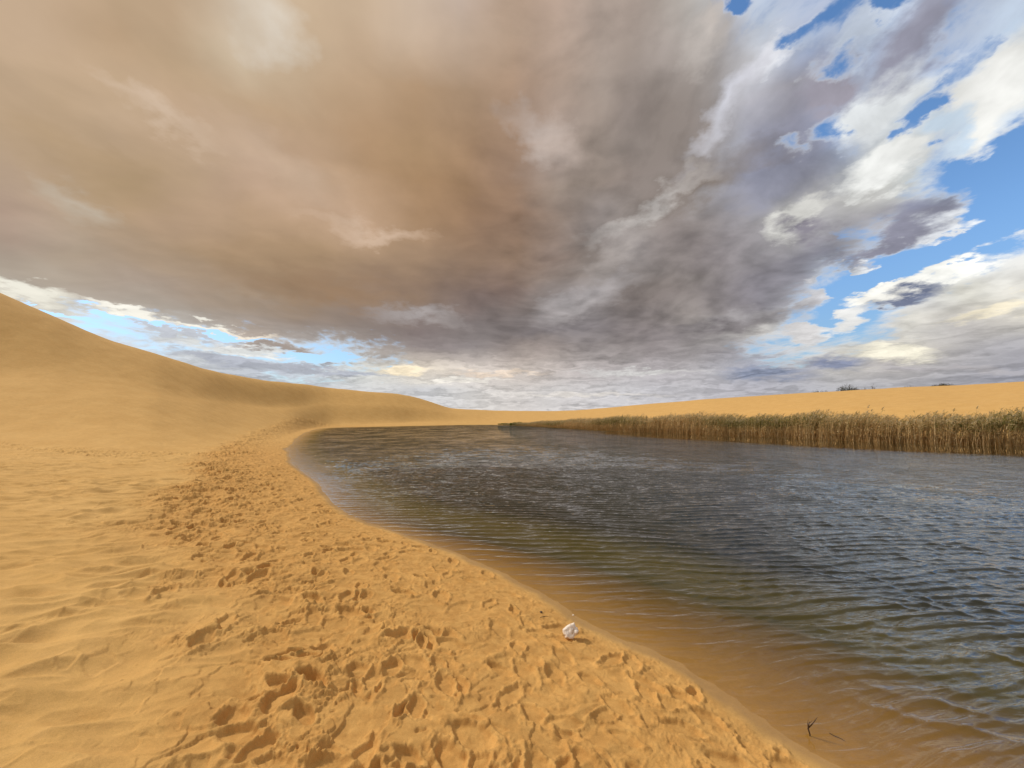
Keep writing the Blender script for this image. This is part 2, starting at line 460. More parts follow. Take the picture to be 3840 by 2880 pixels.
def line_dist(x, y, pts):
    best = np.full(np.shape(x), 1e18)
    for (ax, ay), (bx, by) in zip(pts[:-1], pts[1:]):
        vx, vy = bx - ax, by - ay
        t = np.clip(((x - ax) * vx + (y - ay) * vy) / (vx * vx + vy * vy + 1e-12), 0, 1)
        best = np.minimum(best, (x - ax - t * vx) ** 2 + (y - ay - t * vy) ** 2)
    return np.sqrt(best)


# ------------------------------------------------------------------ dune lines: photo column, foot, brink and crest
# (px, foot depth, brink depth, brink py, crest depth, crest py)
DL = [(-900, 13, 18, 1440, 30, 800),
      (-400, 13.5, 20, 1440, 31, 968),
      (0, 13.5, 23, 1420, 34, 1124),
      (174, 13.3, 24, 1430, 36, 1193),
      (289, 13, 25, 1440, 38, 1242),
      (405, 13, 26, 1450, 40, 1285),
      (579, 13.5, 28, 1478, 44, 1334),
      (752, 15.5, 34, 1500, 50, 1384),
      (839, 17, 40, 1508, 56, 1402),
      (984, 22, 50, 1530, 67, 1427),
      (1060, 30, 57, 1532, 74, 1434),
      (1100, 37, 61, 1528, 78, 1438),
      (1135, 46, 66, 1528, 83, 1441),
      (1175, 56, 71, 1518, 87, 1446),
      (1235, 65, 77, 1511, 90, 1455),
      (1370, 72, 83, 1516, 97, 1468),
      (1480, 78, 89, 1520, 103, 1476),
      (1550, 84, 94, 1526, 108, 1487),
      (1615, 87, 97, 1533, 112, 1507),
      (1689, 90, 102, 1550, 124, 1532),
      (1860, 94, 112, 1562, 140, 1540),
      (2076, 90, 106, 1563, 130, 1542),
      (2185, 84, 98, 1562, 122, 1537),
      (2300, 78, 90, 1556, 114, 1526.5),
      (2648, 56, 68, 1540, 92, 1498),
      (2996, 43, 54, 1527, 78, 1477),
      (3205, 37, 48, 1520, 71, 1465),
      (3414, 33, 44, 1514, 66, 1454),
      (3622, 30, 41, 1508, 62, 1447),
      (3840, 28, 38, 1500, 58, 1434),
      (4400, 24, 34, 1480, 52, 1410)]
DLa = np.array(DL, float)
dl_tan = (DLa[:, 0] - 1920) / 1440.0


def lvl(px, py, Y):
    x, y, w = px_dir(px, py)
    return CAM_H + w / y * Y


def shoal(r):
    return 0.55 + 0.95 * sst(2.5, 9.0, r)


def beach(d, k=1.0):
    """bare beach level against distance from the water line"""
    l = 0.115 * d - 0.0016 * d * d
    l = np.where(d > 30, 0.115 * 30 - 0.0016 * 900, l)
    l = 1.55 * (1 - np.exp(-np.maximum(l, 0) / 1.55))
    w = -(0.16 * np.maximum(-d, 0) + 0.05 * np.maximum(-d, 0) ** 1.5) * k
    return np.where(d >= 0, l, np.maximum(w, -2.2))


def pchip(xk, yk, x):
    h = np.diff(xk); s = np.diff(yk) / h
    m = np.zeros(len(xk))
    for i in range(1, len(xk) - 1):
        if s[i - 1] * s[i] > 0:
            w1 = 2 * h[i] + h[i - 1]; w2 = h[i] + 2 * h[i - 1]
            m[i] = (w1 + w2) / (w1 / s[i - 1] + w2 / s[i])
    i = np.clip(np.searchsorted(xk, x, side='right') - 1, 0, len(xk) - 2)
    t = np.clip((x - xk[i]) / h[i], 0, 1)
    return ((1 + 2 * t) * (1 - t) ** 2 * yk[i] + t * (1 - t) ** 2 * h[i] * m[i]
            + t * t * (3 - 2 * t) * yk[i + 1] + t * t * (t - 1) * h[i] * m[i + 1])


# polar sheet round the viewer: close columns in front, few behind
tan_f = np.linspace(-1.55, 1.55, 1460)
th_f = np.arctan(tan_f)
th_l = np.linspace(-math.pi, th_f[0], 90)[1:-1]
th_r = np.linspace(th_f[-1], math.pi, 90)[1:-1]
TH = np.concatenate([[-math.pi], th_l, th_f, th_r])
RR = np.concatenate([np.linspace(0.25, 1.5, 40)[:-1], np.geomspace(1.5, 16, 760)[:-1], np.geomspace(16, 150, 400)[:-1], np.geomspace(150, 1500, 60)])
NC, NR = len(TH), len(RR)
TG, RG = np.meshgrid(TH, RR, indexing='ij')
X = RG * np.sin(TG); Y = RG * np.cos(TG)
# distance field on every third line, then filled in between
ci = np.unique(np.append(np.arange(0, NC, 3), NC - 1)); ri = np.unique(np.append(np.arange(0, NR, 3), NR - 1))
dc = lake_dist(X[np.ix_(ci, ri)], Y[np.ix_(ci, ri)])
tmp = np.empty((len(ci), NR))
for k in range(len(ci)):
    tmp[k] = np.interp(np.arange(NR), ri, dc[k])
D = np.empty((NC, NR))
for k in range(NR):
    D[:, k] = np.interp(np.arange(NC), ci, tmp[:, k])
Dw = D + (0.07 * fbm(X * 1.3, Y * 1.3, 3, 5) + 0.02 * fbm(X * 6, Y * 6, 3, 7)) * sst(16, 6, RG) + 0.35 * fbm(X * 0.22, Y * 0.22, 2, 6) * sst(12, 25, RG)
B = beach(Dw, shoal(RG))
E = np.zeros((NC, NR))
# smooth the lines sideways so the dune has no facets
_pt = np.arange(-1200, 4800, 6.0)
_ln = []
for k in range(1, 6):
    v_ = np.interp(_pt, DLa[:, 0], DLa[:, k])
    s_ = (22, 32, 40, 60, 14)[k - 1] / 6.0
    n_ = int(s_ * 3); ker = np.exp(-0.5 * (np.arange(-n_, n_ + 1) / s_) ** 2); ker /= ker.sum()
    _ln.append(np.convolve(np.pad(v_, n_, mode='edge'), ker, 'valid'))
for c in range(NC):
    th = TH[c]
    # the profile of the last seen column carries on round the back
    tt = math.tan(max(-R(63), min(R(60), th)))
    px = 1920 + 1440 * tt
    q = [np.interp(px, _pt, l_) for l_ in _ln]
    cs = math.cos(math.atan(tt))
    kn = [q[0] / cs, q[1] / cs, q[3] / cs]
    zz = [None, lvl(px, q[2], q[1]), lvl(px, q[4], q[3])]
    bb = np.interp(kn, RR, B[c])
    ex = [0, zz[1] - bb[1], zz[2] - bb[2]]
    rc = kn[2]
    # lee side beyond the crest, then low open sand
    back = [(rc + 12, ex[2] - 1.0), (rc + 45, ex[2] * 0.45), (rc + 140, 0.3), (1600, 0.0)]
    # soft behind the viewer
    if abs(th) > R(75):
        f = 1 - sst(R(75), R(120), np.array(abs(th))) * 0.75
        ex = [e * f for e in ex]; back = [(a, b * f) for a, b in back]
    xk = np.array(kn + [b[0] for b in back]); yk = np.array(ex + [b[1] for b in back])
    yk[1] = max(yk[1], 0.05)
    e = pchip(xk, yk, RR)
    e[RR < kn[0]] = 0
    E[c] = e
H = B + E
land = sst(-0.15, 0.6, Dw)
# long soft swells of the dune sand
far = sst(8, 22, RG)
H += land * far * (0.10 * fbm(X * 0.12, Y * 0.12, 3, 11) + 0.05 * fbm(X * 0.45 + 0.2 * Y, Y * 0.22, 4, 12)) * sst(0, 6, D)
H += sst(170, 260, RG) * 1.2 * fbm(X * 0.012, Y * 0.012, 3, 13)

# near relief: soft hummocks, trampled shore band, foot holes
nr = int(np.searchsorted(RR, 75))
x = X[:, :nr]; y = Y[:, :nr]; r = RG[:, :nr]; d = Dw[:, :nr]
edge = d + 0.55 * fbm(x * 0.7, y * 0.7, 3, 21)
tramp = sst(3.35, 2.3, edge) * sst(0.02, 0.22, d)
shorefade = sst(0.12, 0.8, d)
# drifted hummocks, elongated across the view and asymmetric
wx = x + 0.30 * fbm(x * 0.8, y * 0.8, 2, 31); wy = y + 0.30 * fbm(x * 0.8, y * 0.8, 2, 32)
ang = R(14)
hx = wx * math.cos(ang) + wy * math.sin(ang); hy = -wx * math.sin(ang) + wy * math.cos(ang)
h1 = 1 - np.abs(noise(hx * 1.5, hy * 3.6, 33)) * 1.7
h2 = 1 - np.abs(noise(hx * 2.8 + 5, hy * 6.4, 34)) * 1.7
h3 = noise(hx * 1.7, hy * 3.4, 35)
humfade = sst(34, 12, r)
gust = 0.65 + 0.5 * noise(x * 0.35, y * 0.35, 36)
foot_c = np.interp(np.tan(np.clip(TH, -R(63), R(60))), dl_tan, DLa[:, 1]) / np.cos(np.clip(TH, -R(63), R(60)))
onflat = sst(1.5, 0.9, r / foot_c[:, None])
hum = 1.4 * (0.050 * h1 + 0.026 * h2 + 0.040 * h3) * humfade * gust * shorefade * onflat
H[:, :nr] += hum * (1 - 0.68 * tramp)
# churned crust: broken plates and clods
cx = x + 0.07 * fbm(x * 5, y * 5, 3, 41); cy = y + 0.07 * fbm(x * 5, y * 5, 3, 42)
f1 = fbm(cx * 2.1, cy * 2.1, 5, 43, 0.52)
f2 = fbm(cx * 7.5, cy * 7.5, 4, 44, 0.6)
plates = sst(0.02, 0.06, f1) * 0.011 + sst(0.20, 0.23, f1) * 0.008 + sst(-0.24, -0.20, f1) * 0.008
rg = 1 - np.abs(fbm(cx * 11, cy * 11, 4, 45, 0.6)) * 2.8
patch = sst(-0.10, 0.22, fbm(x * 1.6, y * 1.6, 3, 46))
clod = np.maximum(rg, 0) ** 2 * 0.009 * patch
cell = sst(0.08, 0.24, f2) * 0.010 * (0.2 + 0.8 * patch)
nearw = sst(0.7, 2.6, d)
amp = tramp * (0.35 + 0.65 * nearw) * (1 + 1.6 * sst(4, 13, r))
CR = amp * 1.5 * (plates + clod + cell + 0.014 * fbm(cx * 1.5, cy * 1.5, 2, 47) + 0.012 * fbm(cx * 3.6, cy * 3.6, 2, 49))
# stray broken bits on the drifted side
stray = sst(0.28, 0.40, fbm(x * 1.1, y * 1.1, 3, 48)) * sst(6.0, 3.5, d) * (1 - tramp) * shorefade * sst(9, 5, r)
CR += stray * (np.maximum(rg, 0) ** 2 * 0.016 + sst(0.05, 0.12, f2) * 0.010)


SM = np.zeros((NC, NR)); SL = np.zeros((NC, NR))


def stamp(cx0, cy0, rot, L, W, depth, rim, seed):
    """press one shoe or foot hole into the sheet and heap its rim"""
    R0 = math.hypot(cx0, cy0); T0 = math.atan2(cx0, cy0)
    reach = L * 1.1
    if R0 < reach + 0.3: return
    dth = math.asin(min(0.9, reach / R0))
    a = np.searchsorted(TH, T0 - dth); b = np.searchsorted(TH, T0 + dth)
    c_ = np.searchsorted(RR, R0 - reach); e_ = np.searchsorted(RR, R0 + reach)
    xs = X[a:b, c_:e_] - cx0; ys = Y[a:b, c_:e_] - cy0
    if xs.size == 0: return
    u = xs * math.cos(rot) + ys * math.sin(rot); v = -xs * math.sin(rot) + ys * math.cos(rot)
    n_ = fbm(X[a:b, c_:e_] * 14 + seed, Y[a:b, c_:e_] * 14, 3, 51)
    n2 = fbm(X[a:b, c_:e_] * 30 + seed, Y[a:b, c_:e_] * 30, 3, 52, 0.6)
    Wv = W * (1 + 0.18 * np.cos(u / L * 7))
    q = np.sqrt((u / L * 2) ** 2 + (v / Wv * 2) ** 2) + 0.16 * n_
    hole = -depth * sst(1.05, 0.80, q) * (0.8 + 0.3 * u / L)
    heap = rim * np.exp(-((q - 1.22) / 0.20) ** 2) * (0.5 + 0.9 * np.clip(n2 * 1.8 + 0.4 + 0.5 * np.sign(u) * (u / L), 0, 2))
    m = sst(1.5, 1.1, q)
    SL[a:b, c_:e_] = SL[a:b, c_:e_] * (1 - m) + hole + heap
    ins = sst(1.0, 0.7, q)
    SM[a:b, c_:e_] = SM[a:b, c_:e_] * (1 - m) + ins


r2 = random.Random(12)
cum = []
for i in range(len(outline) - 2):
    p, q2 = outline[i], outline[i + 1]
    l = math.hypot(*(q2 - p)); cum.append(l)
count = 0
for t in range(9500):
    if r2.random() < 0.5:
        R0 = 1.6 * (18 / 1.6) ** r2.random()
    else:
        R0 = math.sqrt(r2.uniform(2, 700))
    T0 = R(r2.uniform(-58, 62))
    px_, py_ = R0 * math.sin(T0), R0 * math.cos(T0)
    i = min(max(int(np.searchsorted(TH, T0)), 0), NC - 1); j = min(int(np.searchsorted(RR, R0)), NR - 1)
    dd = Dw[i, j]
    if dd < 0.2 or dd > 6: continue
    p_ = 1.0 if dd < 2.6 else (0.28 if dd < 3.6 else 0.05)
    if R0 < 9: p_ *= 0.17 + 0.5 * max(0, (R0 - 4) / 5)
    if r2.random() > p_: continue
    L = r2.uniform(0.16, 0.29); soft = dd > 2.9
    stamp(px_, py_, r2.gauss(R(128), 0.6) + (math.pi if r2.random() < .5 else 0), L, L * r2.uniform(0.36, 0.5),
          r2.uniform(0.004, 0.017) * (0.8 if soft else 1), r2.uniform(0.004, 0.013) * (0.4 if soft else 1), r2.uniform(0, 900))
    count += 1
# an old line of steps across the foot of the left slope
for k in range(150):
    t = r2.random()
    Yt = 14.6 - 1.2 * math.sin(t * 3.0) + 3.2 * t ** 3 + r2.gauss(0, 0.35)
    xt = ((-80 + 1080 * t) - 1920) / 1440 * Yt
    stamp(xt, Yt, r2.gauss(0.1, 0.5), r2.uniform(0.30, 0.55), r2.uniform(0.18, 0.28), r2.uniform(0.03, 0.07), 0.02, r2.uniform(0, 900))
H += SL
H[:, :nr] += CR * (1 - 0.8 * SM[:, :nr])
print("foot holes", count)
print("terrain verts", NC * NR)


def grid_mesh(name, X, Y, Z, wrap, mask=None, attrs=None):
    nc, nr_ = X.shape
    co = np.stack([X, Y, Z], -1).reshape(-1, 3).astype(np.float32)
    idx = np.arange(nc * nr_, dtype=np.int32).reshape(nc, nr_)
    if wrap:
        idx2 = np.concatenate([idx, idx[:1]], 0)
    else:
        idx2 = idx
    a = idx2[:-1, :-1]; b = idx2[1:, :-1]; c = idx2[1:, 1:]; d_ = idx2[:-1, 1:]
    F = np.stack([a, b, c, d_], -1).reshape(-1, 4)
    if mask is not None:
        F = F[mask.reshape(-1)]
    used = np.zeros(len(co), bool); used[F.ravel()] = True
    remap = np.cumsum(used) - 1
    co = co[used]; F = remap[F].astype(np.int32)
    me = bpy.data.meshes.new(name)
    me.vertices.add(len(co)); me.vertices.foreach_set("co", co.ravel())
    me.loops.add(F.size); me.loops.foreach_set("vertex_index", F.ravel())
    me.polygons.add(len(F))
    me.polygons.foreach_set("loop_start", np.arange(0, F.size, 4, dtype=np.int32))
    me.polygons.foreach_set("use_smooth", np.ones(len(F), bool))
    me.update(calc_edges=True)
    for nm, arr in (attrs or {}).items():
        at = me.attributes.new(nm, 'FLOAT', 'POINT')
        at.data.foreach_set("value", arr.reshape(-1)[used].astype(np.float32))
    return me


def link(name, me, mat, parent=None, **props):
    o = bpy.data.objects.new(name, me)
    C.objects.link(o)
    if mat: me.materials.append(mat)
    if parent: o.parent = parent
    for k, v_ in props.items(): o[k] = v_
    return o


def new_mat(name):
    m = bpy.data.materials.new(name)
    m.use_nodes = True
    return m, NT(m.node_tree)


# ------------------------------------------------------------------ sand
msand, T = new_mat("sand")
pos = T.n('ShaderNodeTexCoord').outputs['Object']
wet = T.attr('wet'); trm = T.attr('churned')
g1 = T.noise(pos, 0.9, 4, 0.55)
g2 = T.noise(pos, 9.0, 5, 0.65)
g3 = T.noise(pos, 240.0, 2, 0.7)
g4 = T.noise(pos, 45.0, 3, 0.7)
dry = T.mix(T.rng(g1, 0.3, 0.7), (0.64, 0.392, 0.138, 1), (0.59, 0.350, 0.116, 1))
dry = T.mix(T.m('MULTIPLY', T.rng(g2, 0.35, 0.75), 0.35), dry, (0.70, 0.430, 0.165, 1))
damp = T.mix(T.rng(g2, 0.35, 0.65), (0.62, 0.345, 0.108, 1), (0.49, 0.250, 0.070, 1))
colr = T.mix(T.m('MULTIPLY', trm, 0.8), dry, damp)
wetc = T.mix(T.rng(g1, 0.3, 0.7), (0.42, 0.245, 0.082, 1), (0.37, 0.208, 0.066, 1))
colr = T.mix(wet, colr, wetc)
grain = T.m('ADD', 1.0, T.m('MULTIPLY', T.m('SUBTRACT', g3, 0.5), 0.6))
grain = T.m('ADD', grain, T.m('MULTIPLY', T.m('SUBTRACT', T.noise(pos, 5.0, 7, 0.85), 0.5), 0.45))
grain = T.m('ADD', grain, T.m('MULTIPLY', T.m('SUBTRACT', g4, 0.5), 0.20))
colr = T.v('SCALE', colr, scale=grain)
bs = T.n('ShaderNodeBsdfPrincipled')
T.put(bs.inputs['Base Color'], colr)
T.put(bs.inputs['Roughness'], T.lerp(wet, 0.95, 0.5))
T.put(bs.inputs['Specular IOR Level'], T.lerp(wet, 0.12, 0.35))
bump_h = T.m('ADD', T.m('MULTIPLY', g3, 0.0012), T.m('MULTIPLY', T.noise(pos, 60, 5, 0.7), 0.004))
rip = T.m('MULTIPLY', T.m('MULTIPLY', T.noise(T.v('MULTIPLY', pos, (0.4, 1.0, 1.0)), 14.0, 3, 0.55), 0.008), T.m('SUBTRACT', 1.0, wet))
bump_h = T.m('ADD', bump_h, rip)
cr1 = T.n('ShaderNodeTexNoise', noise_dimensions='3D', noise_type='RIDGED_MULTIFRACTAL')
T.put(cr1.inputs['Vector'], pos); cr1.inputs['Scale'].default_value = 13; cr1.inputs['Detail'].default_value = 6; cr1.inputs['Roughness'].default_value = 0.6
crk = T.m('MULTIPLY', T.m('MULTIPLY', cr1.outputs['Fac'], 0.014), T.m('MULTIPLY', trm, T.rng(T.noise(pos, 2.2, 4, 0.6), 0.42, 0.60, 0.15, 1.0)))
bump_h = T.m('ADD', bump_h, crk)
bp = T.n('ShaderNodeBump'); T.put(bp.inputs['Height'], bump_h); bp.inputs['Distance'].default_value = 1.0
T.put(bp.inputs['Strength'], T.lerp(wet, 0.8, 0.12))
T.put(bs.inputs['Normal'], bp.outputs[0])
out = T.n('ShaderNodeOutputMaterial'); T.put(out.inputs[0], bs.outputs[0])

wet_a = sst(0.16, 0.05, Dw + 0.07 * fbm(X * 2.2, Y * 2.2, 3, 61))
ch = np.zeros((NC, NR)); ch[:, :nr] = np.clip(tramp + 0.6 * stray, 0, 1) * (0.35 + 0.65 * sst(34, 18, r))
me = grid_mesh("sand", X, Y, H, True, attrs={'wet': wet_a, 'churned': ch})
ground = link("ground", me, msand, kind='structure')


def height(px_, py_):
    R0 = math.hypot(px_, py_); T0 = math.atan2(px_, py_)
    i = np.clip(np.searchsorted(TH, T0), 1, NC - 1); j = np.clip(np.searchsorted(RR, R0), 1, NR - 1)
    a = (T0 - TH[i - 1]) / (TH[i] - TH[i - 1]); b = (R0 - RR[j - 1]) / (RR[j] - RR[j - 1])
    return float((H[i - 1, j - 1] * (1 - a) + H[i, j - 1] * a) * (1 - b) + (H[i - 1, j] * (1 - a) + H[i, j] * a) * b)


# ------------------------------------------------------------------ lake
wt = np.arctan(np.linspace(-0.95, 3.2, 1750))
wt = np.concatenate([wt, np.linspace(wt[-1], R(115), 60)[1:]])
wr = np.concatenate([np.geomspace(1.2, 14, 900)[:-1], np.geomspace(14, 120, 420)])
WT, WR = np.meshgrid(wt, wr, indexing='ij')
wxx = WR * np.sin(WT); wyy = WR * np.cos(WT)
c1 = np.unique(np.append(np.arange(0, len(wt), 3), len(wt) - 1)); r1_ = np.unique(np.append(np.arange(0, len(wr), 3), len(wr) - 1))
dc = lake_dist(wxx[np.ix_(c1, r1_)], wyy[np.ix_(c1, r1_)])
tmp = np.empty((len(c1), len(wr)))
for k in range(len(c1)): tmp[k] = np.interp(np.arange(len(wr)), r1_, dc[k])
WD = np.empty(WT.shape)
for k in range(len(wr)): WD[:, k] = np.interp(np.arange(len(wt)), c1, tmp[:, k])
reed_line = [np.array(shore[-1])] + [np.array(p) for p in reedfront] + [np.array(e) for e in ext]
rd = line_dist(wxx, wyy, reed_line)
rdw = rd + 5.0 * sst(35, 60, wyy) + 0.8 * fbm(wxx * 0.3, wyy * 0.3, 3, 91)
calm = 0.005 + 0.395 * sst(7.5, 11.5, rdw) + 0.60 * sst(11.0, 34.0, rdw)
shal = sst(0.0, 1.6, -WD)
dep = np.maximum(-beach(WD, shoal(WR)), 0)
env = (0.28 + 0.72 * shal) * calm * sst(0.0, 0.12, -WD + 0.03)
W = np.zeros(WT.shape)
wrng = random.Random(3)
sp_r = np.gradient(wr)[None, :]
# wind waves: most run towards the viewer's shore, a second set crosses them
lap_x = wxx + 0.22 * noise(wxx * 0.22, wyy * 0.22, 71) + 0.10 * noise(wxx * 1.1, wyy * 1.1, 72)
lap_y = wyy + 0.30 * noise(wxx * 0.22, wyy * 0.22, 73) + 0.07 * noise(wxx * 0.9, wyy * 0.9, 74)
def train(n, lam0, spread, dirs, mean, seed):
    """narrow band of wind waves, unit height, with groups that come and go"""
    g = random.Random(seed); out = np.zeros(WT.shape); tot2 = 0
    for k in range(n):
        lam = lam0 * math.exp(g.gauss(0, spread)); a_ = R(90 + mean + g.gauss(0, dirs))
        ph = 2 * math.pi / lam * (lap_x * math.cos(a_) + lap_y * math.sin(a_)) + g.uniform(0, 6.28)
        fade = np.clip(lam / (sp_r * 2.6) - 0.6, 0, 1)
        pk = 0.8 + 0.8 * noise(wxx / (lam * 11) + seed + k * 3.1, wyy / (lam * 5) - k * 1.7, seed + k)
        out += np.sin(ph) * fade * pk; tot2 += 0.5
    return out / math.sqrt(tot2)


t1 = train(13, 0.20, 0.20, 5, 2, 101)
t2 = train(7, 0.42, 0.25, 10, -3, 201)
t3 = train(10, 0.10, 0.22, 11, 4, 301)
t4 = train(8, 0.22, 0.25, 9, -33, 401)
t5 = train(6, 0.30, 0.25, 9, 34, 501)
side = sst(0.3, 1.2, wxx / np.maximum(wyy, 0.3))
def peak(t, s): return np.exp(np.clip(t, -2.5, 2.2) * s) / s
t1 = np.tanh(t1 * 1.5) * 1.25
t3 = np.tanh(t3 * 1.3) * 1.2
W = 0.0056 * peak(t1, 1.0) + 0.0016 * t2 + 0.0026 * t3 + 0.0018 * peak(t4, 0.9) * (0.2 + 0.9 * side) + 0.0014 * t5
W -= W.mean()
W *= env
mask = (WD[:-1, :-1] < 0.35)
me = grid_mesh("lake_water", wxx, wyy, W, False, mask, {'depth': dep, 'ruffle': calm * (0.25 + 0.75 * shal)})
mwat, T = new_mat("lake_water")
pos = T.n('ShaderNodeTexCoord').outputs['Object']
dpt = T.attr('depth'); ruf = T.attr('ruffle')
dist = T.v('LENGTH', pos)
st = T.v('MULTIPLY', pos, (0.30, 1.0, 1.0))
b1 = T.noise(st, 7.5, 4, 0.6, 0.6)
b2 = T.noise(st, 24.0, 3, 0.6, 0.3)
b3 = T.noise(st, 1.7, 3, 0.55, 0.5)
bh = T.m('ADD', T.m('ADD', T.m('MULTIPLY', b1, T.rng(dist, 3, 16, 0.006, 0.065)), T.m('MULTIPLY', b2, 0.0022)), T.m('MULTIPLY', b3, T.rng(dist, 10, 45, 0.0, 0.20)))
b4 = T.noise(T.v('MULTIPLY', pos, (0.5, 0.6, 1.0)), 1.3, 5, 0.7)
bh = T.m('ADD', bh, T.m('MULTIPLY', b4, T.rng(dist, 12, 40, 0.0, 0.32)))
bp = T.n('ShaderNodeBump'); T.put(bp.inputs['Height'], T.m('MULTIPLY', bh, ruf)); bp.inputs['Distance'].default_value = 1.0
bp.inputs['Strength'].default_value = 1.0
# how much the surface mirrors, the same from above and below
inc = T.n('ShaderNodeNewGeometry').outputs['Incoming']
cosi = T.m('ABSOLUTE', T.v('DOT_PRODUCT', inc, bp.outputs[0]))
# ruffled water never mirrors fully at a grazing angle
gust = T.lerp(T.rng(dist, 12, 35), T.noise(T.v('MULTIPLY', pos, (0.9, 0.8, 1.0)), 1.0, 6, 0.75), T.noise(T.v('MULTIPLY', pos, (0.34, 0.24, 1.0)), 1.0, 6, 0.8))
ruf_c = T.m('MULTIPLY', T.m('MULTIPLY', T.rng(dist, 5, 28, 0.05, 0.20), T.rng(gust, 0.38, 0.60, 0.05, 1.7)), ruf)
cosi = T.m('SQRT', T.m('ADD', T.m('MULTIPLY', cosi, cosi), T.m('MULTIPLY', ruf_c, ruf_c)))
fres = T.m('ADD', 0.030, T.m('MULTIPLY', 0.970, T.m('POWER', T.m('SUBTRACT', 1.0, cosi, clamp=True), 3.9)))
gl = T.n('ShaderNodeBsdfGlossy'); gl.inputs['Roughness'].default_value = 0.02; T.put(gl.inputs['Normal'], bp.outputs[0])
gl.inputs['Color'].default_value = (1, 1, 1, 1)
# water body: clear over the shoal, olive then near black with depth
murk = T.m('SUBTRACT', 1.0, T.m('POWER', 2.718, T.m('MULTIPLY', dpt, -3.4)))
tint = T.mix(T.rng(dpt, 0.0, 0.32, smooth=False), (0.96, 0.90, 0.66, 1), (0.74, 0.57, 0.10, 1))
tr = T.n('ShaderNodeBsdfTransparent'); T.put(tr.inputs[0], tint)
bodyc = T.mix(T.rng(dpt, 0.10, 0.75), (0.130, 0.098, 0.009, 1), (0.022, 0.021, 0.009, 1))
df = T.n('ShaderNodeBsdfDiffuse'); T.put(df.inputs[0], bodyc)
mb = T.n('ShaderNodeMixShader'); T.put(mb.inputs[0], murk); T.put(mb.inputs[1], tr.outputs[0]); T.put(mb.inputs[2], df.outputs[0])
ms = T.n('ShaderNodeMixShader'); T.put(ms.inputs[0], fres); T.put(ms.inputs[1], mb.outputs[0]); T.put(ms.inputs[2], gl.outputs[0])
out = T.n('ShaderNodeOutputMaterial'); T.put(out.inputs[0], ms.outputs[0])
link("lake_water", me, mwat, kind='structure')


# ------------------------------------------------------------------ mesh builder for plants and small things
class MB:
    def __init__(self):
        self.v = []; self.f = []; self.c = []

    def add(self, vs, fs, col=(1, 1, 1)):
        o = len(self.v)
        self.v += [tuple(p) for p in vs]
        self.f += [tuple(i + o for i in f) for f in fs]
        self.c += [col if not isinstance(col, list) else None for _ in vs] if not isinstance(col, list) else col

    def blade(self, pts, widths, side, cols):
        """flat tapering ribbon with a light fold"""
        vs = []; cs = []
        for p, w, c in zip(pts, widths, cols):
            vs.append(p - side * w / 2); vs.append(p + side * w / 2); cs += [c, c]
        fs = [(2 * i, 2 * i + 1, 2 * i + 3, 2 * i + 2) for i in range(len(pts) - 1)]
        self.add(vs, fs, cs)

    def tube(self, pts, rad, cols, n=3):
        vs = []; cs = []; fs = []
        for i, (p, r_) in enumerate(zip(pts, rad)):
            t = (pts[min(i + 1, len(pts) - 1)] - pts[max(i - 1, 0)]).normalized()
            s = t.cross(Vector((0.31, 0.2, 0.93))).normalized(); u = t.cross(s)
            for k in range(n):
                a = 2 * math.pi * k / n
                vs.append(p + (s * math.cos(a) + u * math.sin(a)) * r_)
                cs.append(cols[i] if isinstance(cols, list) else cols)
        for i in range(len(pts) - 1):
            for k in range(n):
                a = i * n + k; b = i * n + (k + 1) % n
                fs.append((a, b, b + n, a + n))
        fs.append(tuple(range(n - 1, -1, -1))); fs.append(tuple((len(pts) - 1) * n + k for k in range(n)))
        self.add(vs, fs, cs)

    def mesh(self, name, smooth=False):
        me = bpy.data.meshes.new(name)
        me.from_pydata(self.v, [], self.f)
        ca = me.color_attributes.new('tint', 'FLOAT_COLOR', 'POINT')
        arr = np.ones((len(self.v), 4), np.float32); arr[:, :3] = np.array(self.c, np.float32)
        ca.data.foreach_set('color', arr.ravel())
        if smooth:
            me.polygons.foreach_set('use_smooth', np.ones(len(me.polygons), bool))
        return me


def plant_mat(name, transl=0.35):
    m, T = new_mat(name)
    c = T.attr('tint', 'Color')
    pos = T.n('ShaderNodeTexCoord').outputs['Object']
    c = T.v('SCALE', c, scale=T.rng(T.noise(pos, 6.0, 4, 0.6), 0.3, 0.7, 0.8, 1.2))
    d1 = T.n('ShaderNodeBsdfDiffuse'); T.put(d1.inputs[0], c)
    t1 = T.n('ShaderNodeBsdfTranslucent'); T.put(t1.inputs[0], c)
    mx = T.n('ShaderNodeMixShader'); mx.inputs[0].default_value = transl
    T.put(mx.inputs[1], d1.outputs[0]); T.put(mx.inputs[2], t1.outputs[0])
    o = T.n('ShaderNodeOutputMaterial'); T.put(o.inputs[0], mx.outputs[0])
    return m


mreed = plant_mat("reed")
STRAW = [(0.66, 0.47, 0.22), (0.72, 0.54, 0.28), (0.57, 0.38, 0.17), (0.78, 0.62, 0.36), (0.46, 0.31, 0.14)]
GREEN = [(0.150, 0.165, 0.040), (0.105, 0.130, 0.030), (0.21, 0.20, 0.055), (0.26, 0.22, 0.07)]
PLUME = [(0.46, 0.36, 0.19), (0.52, 0.42, 0.25), (0.36, 0.27, 0.13), (0.58, 0.48, 0.30)]
rr = random.Random(5)


def vary(c, s=0.18):
    k = 1 + rr.uniform(-s, s)
    return tuple(q * k for q in c)


